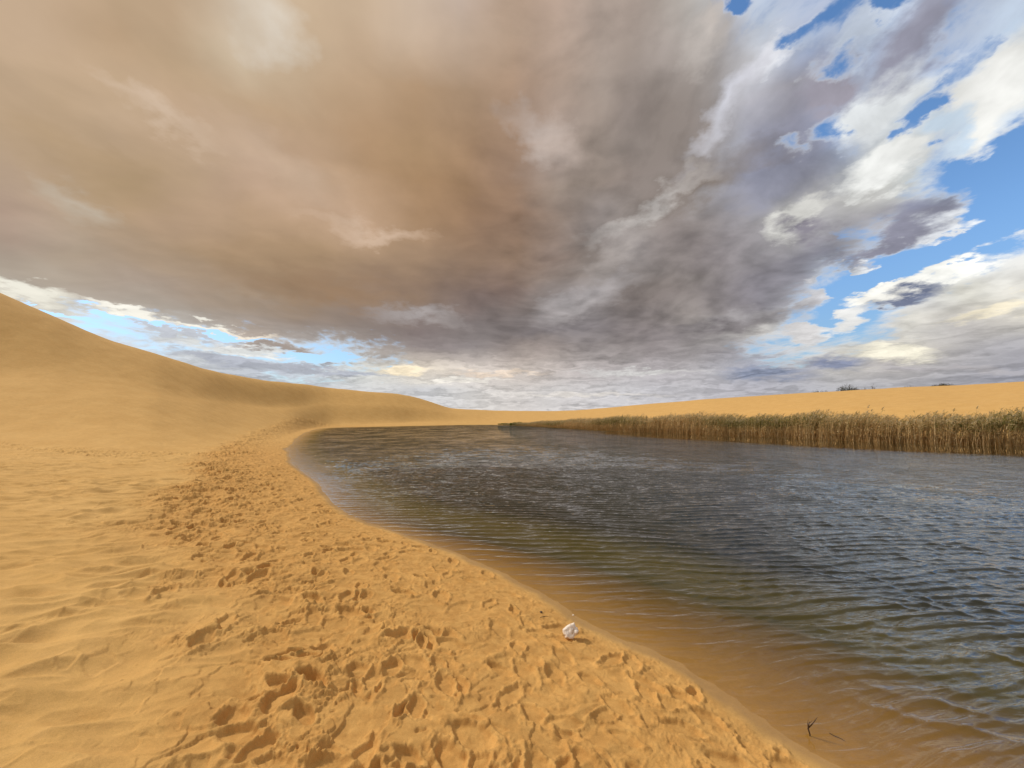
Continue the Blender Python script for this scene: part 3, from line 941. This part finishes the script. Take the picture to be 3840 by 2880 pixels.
def reed(stem, leafb, plume, base, hgt, lean, leana, green=0.5, thick=0.008, nleaf=7, low=0.3):
    """one reed: bending stem, drooping leaves on its upper part and a one-sided plume"""
    ca, sa = math.cos(leana), math.sin(leana)
    def P(t):
        b = lean * (0.35 * t + 0.65 * t ** 2.2)
        return base + Vector((ca * b * hgt, sa * b * hgt, hgt * t * (1 - 0.25 * lean * t)))
    sc = vary(rr.choice(STRAW), .3); gc = vary(rr.choice(GREEN), .3)
    if green < 0.15: gc = tuple(0.75 * a_ + 0.25 * b_ for a_, b_ in zip(sc, gc))
    pts = [P(t) for t in (0, 0.25, 0.5, 0.75, 1.0)]
    cols = [sc, sc, sc, tuple((a_ * (1 - green * .6) + b_ * green * .6) for a_, b_ in zip(sc, gc)), sc]
    stem.tube(pts, [thick * k for k in (1, .95, .85, .7, .45)], cols, 3)
    for k in range(nleaf):
        t = low + (0.97 - low) * (k + rr.random()) / nleaf
        p = P(t); a = leana + rr.gauss(0, 1.0)
        L = rr.uniform(0.22, 0.46) * min(1.0, hgt / 1.6); w = rr.uniform(0.016, 0.030)
        out_ = Vector((math.cos(a), math.sin(a), 0)); up = Vector((0, 0, 1))
        c = gc if rr.random() < green * min(1, max(0, (t - 0.35) * 2.2)) * 1.5 else vary(rr.choice(STRAW))
        q = [p, p + out_ * L * 0.35 + up * L * 0.38, p + out_ * L * 0.75 + up * L * 0.42, p + out_ * L * 1.05 + up * L * 0.15]
        side = out_.cross(up); side = (side + up * rr.uniform(-.5, .5)).normalized()
        leafb.blade(q, [w * 0.7, w, w * 0.8, w * 0.15], side, [c, c, c, vary(c)])
    if plume is not None:
        pc = vary(rr.choice(PLUME))
        top = P(1.0); tdir = (P(1.0) - P(0.92)).normalized()
        bend = Vector((ca, sa, -0.25))
        PL = rr.uniform(0.18, 0.30)
        for k in range(9):
            t = k / 8
            o_ = top + tdir * PL * t * 0.9 + bend * PL * 0.5 * t * t
            a = leana + rr.uniform(-1.3, 1.3)
            dd_ = (Vector((math.cos(a), math.sin(a), rr.uniform(0.2, 0.9)))).normalized()
            L = PL * 0.45 * (1 - 0.6 * t)
            side = dd_.cross(Vector((0, 0, 1))).normalized()
            q = [o_, o_ + dd_ * L * .6, o_ + dd_ * L + Vector((ca, sa, -0.5)) * L * .3]
            plume.blade(q, [0.012, 0.026, 0.006], side if k % 2 else dd_.cross(side), [pc, vary(pc), pc])


# reed bed along the right bank
bank = [np.array(shore[-4]), np.array(shore[-3]), np.array(shore[-2]), np.array(shore[-1])] + [np.array(p) for p in reedfront] + [np.array(ext[0])]
bank = [np.array(p) for p in catmull(bank, 6)]
seglen = [np.linalg.norm(b - a) for a, b in zip(bank[:-1], bank[1:])]
tot = sum(seglen); cuml = np.concatenate([[0], np.cumsum(seglen)])
mbp = MB()


def bank_at(s):
    i = min(int(np.searchsorted(cuml, s, side='right') - 1), len(seglen) - 1)
    f = (s - cuml[i]) / seglen[i]
    p = bank[i] * (1 - f) + bank[i + 1] * f
    t = (bank[i + 1] - bank[i]) / seglen[i]
    n = np.array([-t[1], t[0]])
    if n[0] < 0: n = -n
    return p, t, n


print("bank length", tot, bank[0], bank[-1])
for k in range(10500):
    s = tot * (rr.random() ** 0.75)
    p, t, n = bank_at(s)
    g = s / tot
    depthb = 0.25 + 3.2 * (rr.random() ** 1.5) * min(1, 0.25 + g * 2.5)
    q = p + n * (depthb - 0.72)
    bx_, by_ = q
    grow = min(1.0, 0.18 + 1.5 * g)
    wv = 1 + 0.09 * math.sin(s * 0.55) + 0.07 * math.sin(s * 1.7 + 1)
    hgt = 1.76 * grow * wv * rr.uniform(0.80, 1.06)
    z0 = min(height(bx_, by_), 0.5); z0 = max(z0, -0.15)
    right = max(0, (g - 0.55) / 0.45)
    lean = abs(rr.gauss(0.16, 0.10)) + 0.16 * right * rr.random()
    gr = 0.26 + 0.30 * math.sin(s * 0.35 + 1.0) + (0.45 if g < 0.15 else 0) + 0.30 * right
    reed(mbp, mbp, mbp if rr.random() < 0.62 else None, Vector((bx_, by_, z0 - 0.03)), hgt, lean, rr.gauss(R(10), 0.5),
         max(0.08, min(0.95, gr + rr.uniform(-.2, .2))), thick=rr.uniform(0.007, 0.012), nleaf=7, low=0.28 if depthb < 1 else 0.45)
    # dry fallen stems leaning out of the front
    if depthb < 0.8 and rr.random() < 0.8:
        a = R(rr.uniform(-150, -60)) if rr.random() < .35 else R(rr.gauss(200, 30))
        L = rr.uniform(0.6, 1.25) * grow
        o_ = Vector((bx_, by_, z0)); e = o_ + Vector((math.cos(a) * L * 0.38, math.sin(a) * L * 0.2, L * 0.9))
        m_ = (o_ + e) / 2 + Vector((0, 0, 0.06))
        c = vary(rr.choice(STRAW))
        mbp.tube([e, m_, o_ + Vector((rr.uniform(-.2, .2), 0, -0.05))], [0.004, 0.010, 0.012], c, 3)
me = mbp.mesh("reed_bed")
link("reed_bed", me, mreed, kind='stuff', label='dense bed of straw brown reeds with green tops lining the far right water edge', category='reeds')
print("reed faces", len(me.polygons))

# single tall reeds standing out above the bed
TALL = [(3238, 1512, 24.5, 'round-headed tall reed, the highest tip over the middle of the right reed bed'),
        (3250, 1526, 25.0, 'tall reed with a drooping brown plume just right of the round-headed one'),
        (3298, 1520, 24.0, 'tall feathery reed with a broad plume over the darkest green tops'),
        (3055, 1530, 31.0, 'thin upright reed tip above the bed, below the low twiggy shrubs on the dune'),
        (3446, 1532, 23.0, 'thin bare reed stalk leaning left above a dip in the reed tops'),
        (3492, 1534, 22.8, 'short plumed reed with a bushy head right of the bare leaning stalk'),
        (3570, 1524, 22.0, 'small plumed reed rising alone below the widest shrub on the ridge'),
        (3657, 1514, 22.6, 'tall slender reed with a long pale plume, the rightmost one standing clear of the bed')]
for i, (px, py, Yd, lab) in enumerate(TALL):
    x_, y_, w_ = px_dir(px, py)
    bx_ = x_ / y_ * Yd * 1.0; zt = CAM_H + w_ / y_ * Yd
    # stand it inside the bed, a little behind the front
    best = min(((abs((bank_at(s_)[0] + bank_at(s_)[2] * 0.9)[0] / (bank_at(s_)[0] + bank_at(s_)[2] * 0.9)[1] - x_ / y_), s_) for s_ in np.linspace(0, tot, 400)))
    p, t, n = bank_at(best[1]); q = p + n * 0.9
    zt = CAM_H + w_ / y_ * q[1]
    z0 = height(q[0], q[1])
    root = bpy.data.objects.new("tall_reed", None); C.objects.link(root)
    root.location = (q[0], q[1], z0 - 0.03)
    root['label'] = lab; root['category'] = 'reed'; root['group'] = 'tall reeds standing out above the reed bed'
    st_, lf_, pl_ = MB(), MB(), MB()
    hh = (zt - z0) * 0.90
    reed(st_, lf_, None if i == 4 else pl_, Vector((0, 0, 0)), hh, 0.10 if i != 4 else -0.12, R(8), 0.3, thick=0.011, nleaf=6, low=0.5)
    if i != 4:
        for _ in range(3):
            keep = rr.getstate()
            reed(MB(), MB(), pl_, Vector((0, 0, 0)), hh, 0.10, R(8), 0.3)
    link("stem", st_.mesh("stem"), mreed, root)
    link("leaves", lf_.mesh("leaves"), mreed, root)
    if i != 4: link("plume", pl_.mesh("plume"), mreed, root)

# green grass tufts where the reed bed thins out at its far left end
for (px, wd, hg, lab) in [(1895, 1.7, 0.42, 'low bright green grass tuft at the far left tip of the reed bank'),
                          (1945, 2.0, 0.85, 'taller green grass tuft beside the far left end of the reed bed')]:
    xx, yy = ground_pt(px, 1595)
    yy = min(yy, 80); xx = (px - 1920) / 1440 * yy * 1.0
    # step back on to land
    while lake_dist(np.array([xx]), np.array([yy]))[0] < 0.6 and yy < 110:
        yy += 0.5; xx = (px - 1920) / 1440 * yy
    g_ = MB()
    z0 = height(xx, yy)
    for k in range(420):
        a = rr.uniform(0, 6.28); rad = wd * math.sqrt(rr.random())
        b = Vector((math.cos(a) * rad, math.sin(a) * rad * 0.5, 0)); L = hg * rr.uniform(0.5, 1.1) * (1.1 - 0.5 * rad / wd)
        o2 = Vector((rr.uniform(-.3, .3), rr.uniform(-.3, .3), 1)) * L
        c = vary((0.10, 0.14, 0.025) if rr.random() < .8 else (0.24, 0.2, 0.07))
        g_.blade([b, b + o2 * .6, b + o2 + Vector((0.15 * L, 0, -.08 * L))], [0.05, 0.045, 0.01], Vector((1, rr.uniform(-.6, .6), 0)).normalized(), [c, c, c])
    o = link("grass_tuft", g_.mesh("grass_tuft"), mreed, label=lab, category='grass tuft')
    o.location = (xx, yy, z0 - 0.02)

# ------------------------------------------------------------------ shrubs on the right dune's ridge
mbush = plant_mat("shrub", 0.25)
mwood = plant_mat("shrub_wood", 0.0)
SHR = [(3083, 62, 26, 0, 'low straggly dark shrub, leftmost on the right dune ridge'),
       (3180, 58, 42, 1, 'thick square dark green shrub, the densest on the dune ridge'),
       (3212, 30, 24, 0, 'small dark shrub touching the right side of the densest ridge shrub'),
       (3252, 34, 19, 0, 'small flat olive shrub between the dense shrub and the thin upright sprig'),
       (3279, 10, 30, 2, 'thin upright dry sprig standing on the dune ridge'),
       (3415, 34, 22, 0, 'tiny pointed shrub alone on the ridge, second from the right'),
       (3541, 56, 26, 1, 'low domed dark shrub, rightmost on the dune ridge')]
for (px, wpx, hpx, kind, lab) in SHR:
    tt = (px - 1920) / 1440
    Yd = np.interp(tt, dl_tan, DLa[:, 4]) + 1.0
    bx_, by_ = tt * Yd, Yd
    z0 = height(bx_, by_)
    Wd = wpx / 1440 * Yd; Hd = 0.72 * hpx / 1440 * Yd
    root = bpy.data.objects.new("shrub", None); C.objects.link(root)
    root.location = (bx_, by_, z0 - 0.12)
    root['label'] = lab; root['category'] = 'shrub'; root['group'] = 'shrubs along the ridge of the right dune'
    wd_, cr_ = MB(), MB()
    nb = {0: 9, 1: 14, 2: 4}[kind]
    tips = []
    for k in range(nb):
        f = (k + .5) / nb * 2 - 1
        e = Vector((f * Wd * 0.48, rr.uniform(-.3, .3) * Wd, Hd * rr.uniform(0.55, 1.0) * (1 - 0.35 * abs(f) ** 2 if kind == 1 else rr.uniform(0.5, 1))))
        m_ = Vector((e.x * 0.8, e.y * 0.5, e.z * 0.30)) + Vector((rr.uniform(-.05, .05), 0, 0))
        wd_.tube([Vector((f * Wd * .06, 0, -0.05)), m_, e], [0.035, 0.022, 0.008], vary((0.10, 0.075, 0.05)), 4)
        tips += [(m_ + e) / 2, e, m_]
        for _ in range(3):
            b_ = m_.lerp(e, rr.random()); e2 = b_ + Vector((rr.uniform(-.25, .25), rr.uniform(-.2, .2), rr.uniform(0.02, .25))) * (Hd + 0.3)
            wd_.tube([b_, e2], [0.012, 0.004], vary((0.10, 0.075, 0.05)), 3)
            tips.append(e2)
    nl = {0: 380, 1: 1300, 2: 40}[kind]
    for _ in range(nl):
        c0 = rr.choice(tips)
        p = c0 + Vector((rr.gauss(0, .12), rr.gauss(0, .14), rr.gauss(0, .10))) * (0.4 + Hd * 0.5)
        if kind == 1 and rr.random() < 0.6:
            p = Vector((rr.uniform(-.5, .5) * Wd * .95, rr.uniform(-.4, .4) * Wd, rr.random() * Hd * 0.8))
        p.z = max(0.0, p.z) * (rr.uniform(0.35, 1) if kind != 2 else 1)
        if kind == 0: p.z *= rr.uniform(0.3, 1)
        a = Vector((rr.gauss(0, 1), rr.gauss(0, 1), rr.gauss(0, 1))).normalized()
        b = a.cross(Vector((rr.gauss(0, 1), rr.gauss(0, 1), rr.gauss(0, 1)))).normalized()
        L = rr.uniform(0.05, 0.11)
        c = vary(rr.choice([(0.045, 0.055, 0.022), (0.06, 0.07, 0.025), (0.035, 0.040, 0.020)]), .3)
        cr_.add([p - a * L, p + b * L * .35, p + a * L, p - b * L * .35], [(0, 1, 2, 3)], c)
    link("branches", wd_.mesh("branches"), mwood, root)
    link("foliage", cr_.mesh("foliage"), mbush, root)

# ------------------------------------------------------------------ white rock on the beach
import bmesh
from mathutils import noise as mn
mrock, T = new_mat("pale_rock")
pos = T.n('ShaderNodeTexCoord').outputs['Object']
a1 = T.noise(pos, 16, 6, 0.65, 0.8)
a2 = T.noise(pos, 55, 4, 0.7)
stain = T.rng(T.noise(T.v('MULTIPLY', pos, (1, 1, 0.6)), 24, 4, 0.6, 1.2), 0.53, 0.62)
c = T.mix(T.rng(a1, 0.3, 0.7), (0.86, 0.78, 0.68, 1), (0.78, 0.66, 0.56, 1))
c = T.mix(T.m('MULTIPLY', stain, 0.75), c, (0.42, 0.26, 0.11, 1))
b_ = T.n('ShaderNodeBsdfPrincipled'); T.put(b_.inputs['Base Color'], c); b_.inputs['Roughness'].default_value = 0.85
bp = T.n('ShaderNodeBump'); bp.inputs['Distance'].default_value = 1; bp.inputs['Strength'].default_value = 0.7
T.put(bp.inputs['Height'], T.m('ADD', T.m('MULTIPLY', a1, 0.010), T.m('MULTIPLY', a2, 0.003))); T.put(b_.inputs['Normal'], bp.outputs[0])
o_ = T.n('ShaderNodeOutputMaterial'); T.put(o_.inputs[0], b_.outputs[0])

rx, ry = ground_pt(2142, 2352, 0.15)
rz = height(rx, ry)
bm = bmesh.new()
# front outline of the stone as it lies (metres, x right, z up), thick slab tilted back
prof = [(-0.062, 0.060), (-0.038, 0.084), (-0.012, 0.104), (0.018, 0.118), (0.024, 0.100), (0.030, 0.086), (0.040, 0.082), (0.047, 0.060),
        (0.038, 0.036), (0.022, 0.020), (0.012, 0.002), (-0.012, -0.004), (-0.040, 0.000), (-0.050, 0.026), (-0.058, 0.040)]
layers = [(-0.040, 0.72), (-0.034, 0.90), (-0.018, 1.0), (0.012, 1.0), (0.034, 0.86), (0.042, 0.6)]
ccx, ccz = -0.006, 0.055
rings = []
for (yy, sc) in layers:
    rings.append([bm.verts.new((ccx + (a - ccx) * sc, yy, ccz + (b - ccz) * sc)) for a, b in prof])
for a, b in zip(rings[:-1], rings[1:]):
    for k in range(len(prof)):
        k2 = (k + 1) % len(prof)
        bm.faces.new((a[k], a[k2], b[k2], b[k]))
bm.faces.new(rings[0][::-1]); bm.faces.new(rings[-1])
bmesh.ops.recalc_face_normals(bm, faces=bm.faces)
bmesh.ops.triangulate(bm, faces=bm.faces)
bmesh.ops.subdivide_edges(bm, edges=bm.edges, cuts=3, use_grid_fill=True)
for v_ in bm.verts:
    q = v_.co * 26
    n1 = mn.noise(q); n2 = mn.noise(q * 2.7); n3 = mn.noise(v_.co * 70 + Vector((3, 1, 2)))
    dirv = Vector((v_.co.x - ccx, v_.co.y, v_.co.z - ccz)).normalized()
    pit = -0.010 * max(0, mn.noise(v_.co * 40 + Vector((9, 2, 5))) - 0.12)
    top = 1.0 if v_.co.z < 0.075 + 0.5 * v_.co.x else 0.35
    v_.co += dirv * (0.0055 * n1 + 0.0035 * n2 + 0.0018 * n3) * top + dirv * pit * 1.6 * top
bmesh.ops.smooth_vert(bm, verts=bm.verts, factor=0.3, use_axis_x=True, use_axis_y=True, use_axis_z=True)
me = bpy.data.meshes.new("rock"); bm.to_mesh(me); bm.free()
rock = link("rock", me, mrock, label='fist-sized pitted white rock lying on the wet edge of the beach', category='rock')
rock.location = (rx, ry, rz + 0.004); rock.rotation_euler = (R(-28), R(3), R(-6)); rock.scale = (1.16, 1.05, 0.95)

# ------------------------------------------------------------------ twigs and pebbles
mtwig, T = new_mat("wet_twig")
pos = T.n('ShaderNodeTexCoord').outputs['Object']
c = T.mix(T.noise(pos, 60, 4, 0.6), (0.055, 0.030, 0.015, 1), (0.12, 0.065, 0.03, 1))
b_ = T.n('ShaderNodeBsdfPrincipled'); T.put(b_.inputs['Base Color'], c); b_.inputs['Roughness'].default_value = 0.6
o_ = T.n('ShaderNodeOutputMaterial'); T.put(o_.inputs[0], b_.outputs[0])

tx, ty = ground_pt(3036, 2752, 0.0)
S = 1.0 / 1440 * math.hypot(tx, ty) * 0.66   # metres per photo pixel at the twig
root = bpy.data.objects.new("forked_twig", None); C.objects.link(root)
root.location = (tx, ty, min(height(tx, ty), 0) - 0.005)
root['label'] = 'dark forked twig with three prongs sticking up from the shallow water'; root['category'] = 'twig'
st_ = MB()
b0 = -root.location.z
st_.tube([Vector((2 * S, 0, -0.01)), Vector((1 * S, 0, b0)), Vector((-5 * S, 0, b0 + 20 * S)), Vector((-3 * S, 0.0, b0 + 32 * S)), Vector((1 * S, -.004, b0 + 52 * S))],
         [0.0038, 0.0038, 0.0042, 0.0036, 0.0012], (1, 1, 1), 6)
link("stem", st_.mesh("stem", True), mtwig, root)
for pts, rd_ in (([(-3, 24), (8, 38), (24, 60), (31, 74)], 0.0034), ([(-4, 26), (-8, 40), (-9, 50), (-8, 68)], 0.0018), ([(-1, 42), (4, 48), (11, 58)], 0.0012)):
    q_ = MB()
    q_.tube([Vector((a * S, -0.004 * i, b0 + b * S)) for i, (a, b) in enumerate(pts)], [rd_, rd_ * .95, rd_ * .7, rd_ * .2][:len(pts)], (1, 1, 1), 6)
    link("prong", q_.mesh("prong", True), mtwig, root)


def lying_twig(name, pxs, z, rad, lab, mat=mtwig):
    P_ = [ground_pt(a, b, z) for a, b in pxs]
    x0, y0 = P_[0]
    z0 = height(x0, y0)
    m_ = MB()
    m_.tube([Vector((a - x0, b - y0, height(a, b) - z0 + rad * 0.8)) for a, b in P_], [rad * k for k in np.linspace(1, .4, len(P_))], (1, 1, 1), 5)
    o = link(name, m_.mesh(name, True), mat, label=lab, category='twig')
    o.location = (x0, y0, z0)


lying_twig("sunken_twig", [(3112, 2766), (3128, 2776), (3142, 2781), (3156, 2787), (3168, 2795)], -0.05, 0.0030, 'thin curved twig lying sunken in the shallows right of the forked twig')
lying_twig("dry_twig", [(2026, 2287), (2036, 2283), (2046, 2279), (2056, 2279)], 0.12, 0.0028, 'tiny dark twig on the sand up the beach from the white rock')


def pebble(px, py, size, colr, lab):
    x_, y_ = ground_pt(px, py, 0.08)
    bm = bmesh.new(); bmesh.ops.create_icosphere(bm, subdivisions=3, radius=1)
    sx = random.uniform(0.9, 1.4)
    for v_ in bm.verts:
        k = 1 + 0.28 * mn.noise(v_.co * 1.3 + Vector((px, py, 0))) + 0.1 * mn.noise(v_.co * 3.3)
        v_.co = Vector((v_.co.x * sx, v_.co.y * 0.9, v_.co.z * 0.62)) * k * size
    me = bpy.data.meshes.new("pebble"); bm.to_mesh(me); bm.free()
    me.polygons.foreach_set('use_smooth', np.ones(len(me.polygons), bool))
    o = link("pebble", me, colr, label=lab, category='pebble', group='small pebbles on the beach')
    o.location = (x_, y_, height(x_, y_) + size * .25)


pebble(2149, 2274, 0.008, mrock, 'tiny white pebble at the water line above the white rock')
pebble(2029, 2284, 0.013, mtwig, 'small dark brown pebble beside the tiny dark twig')
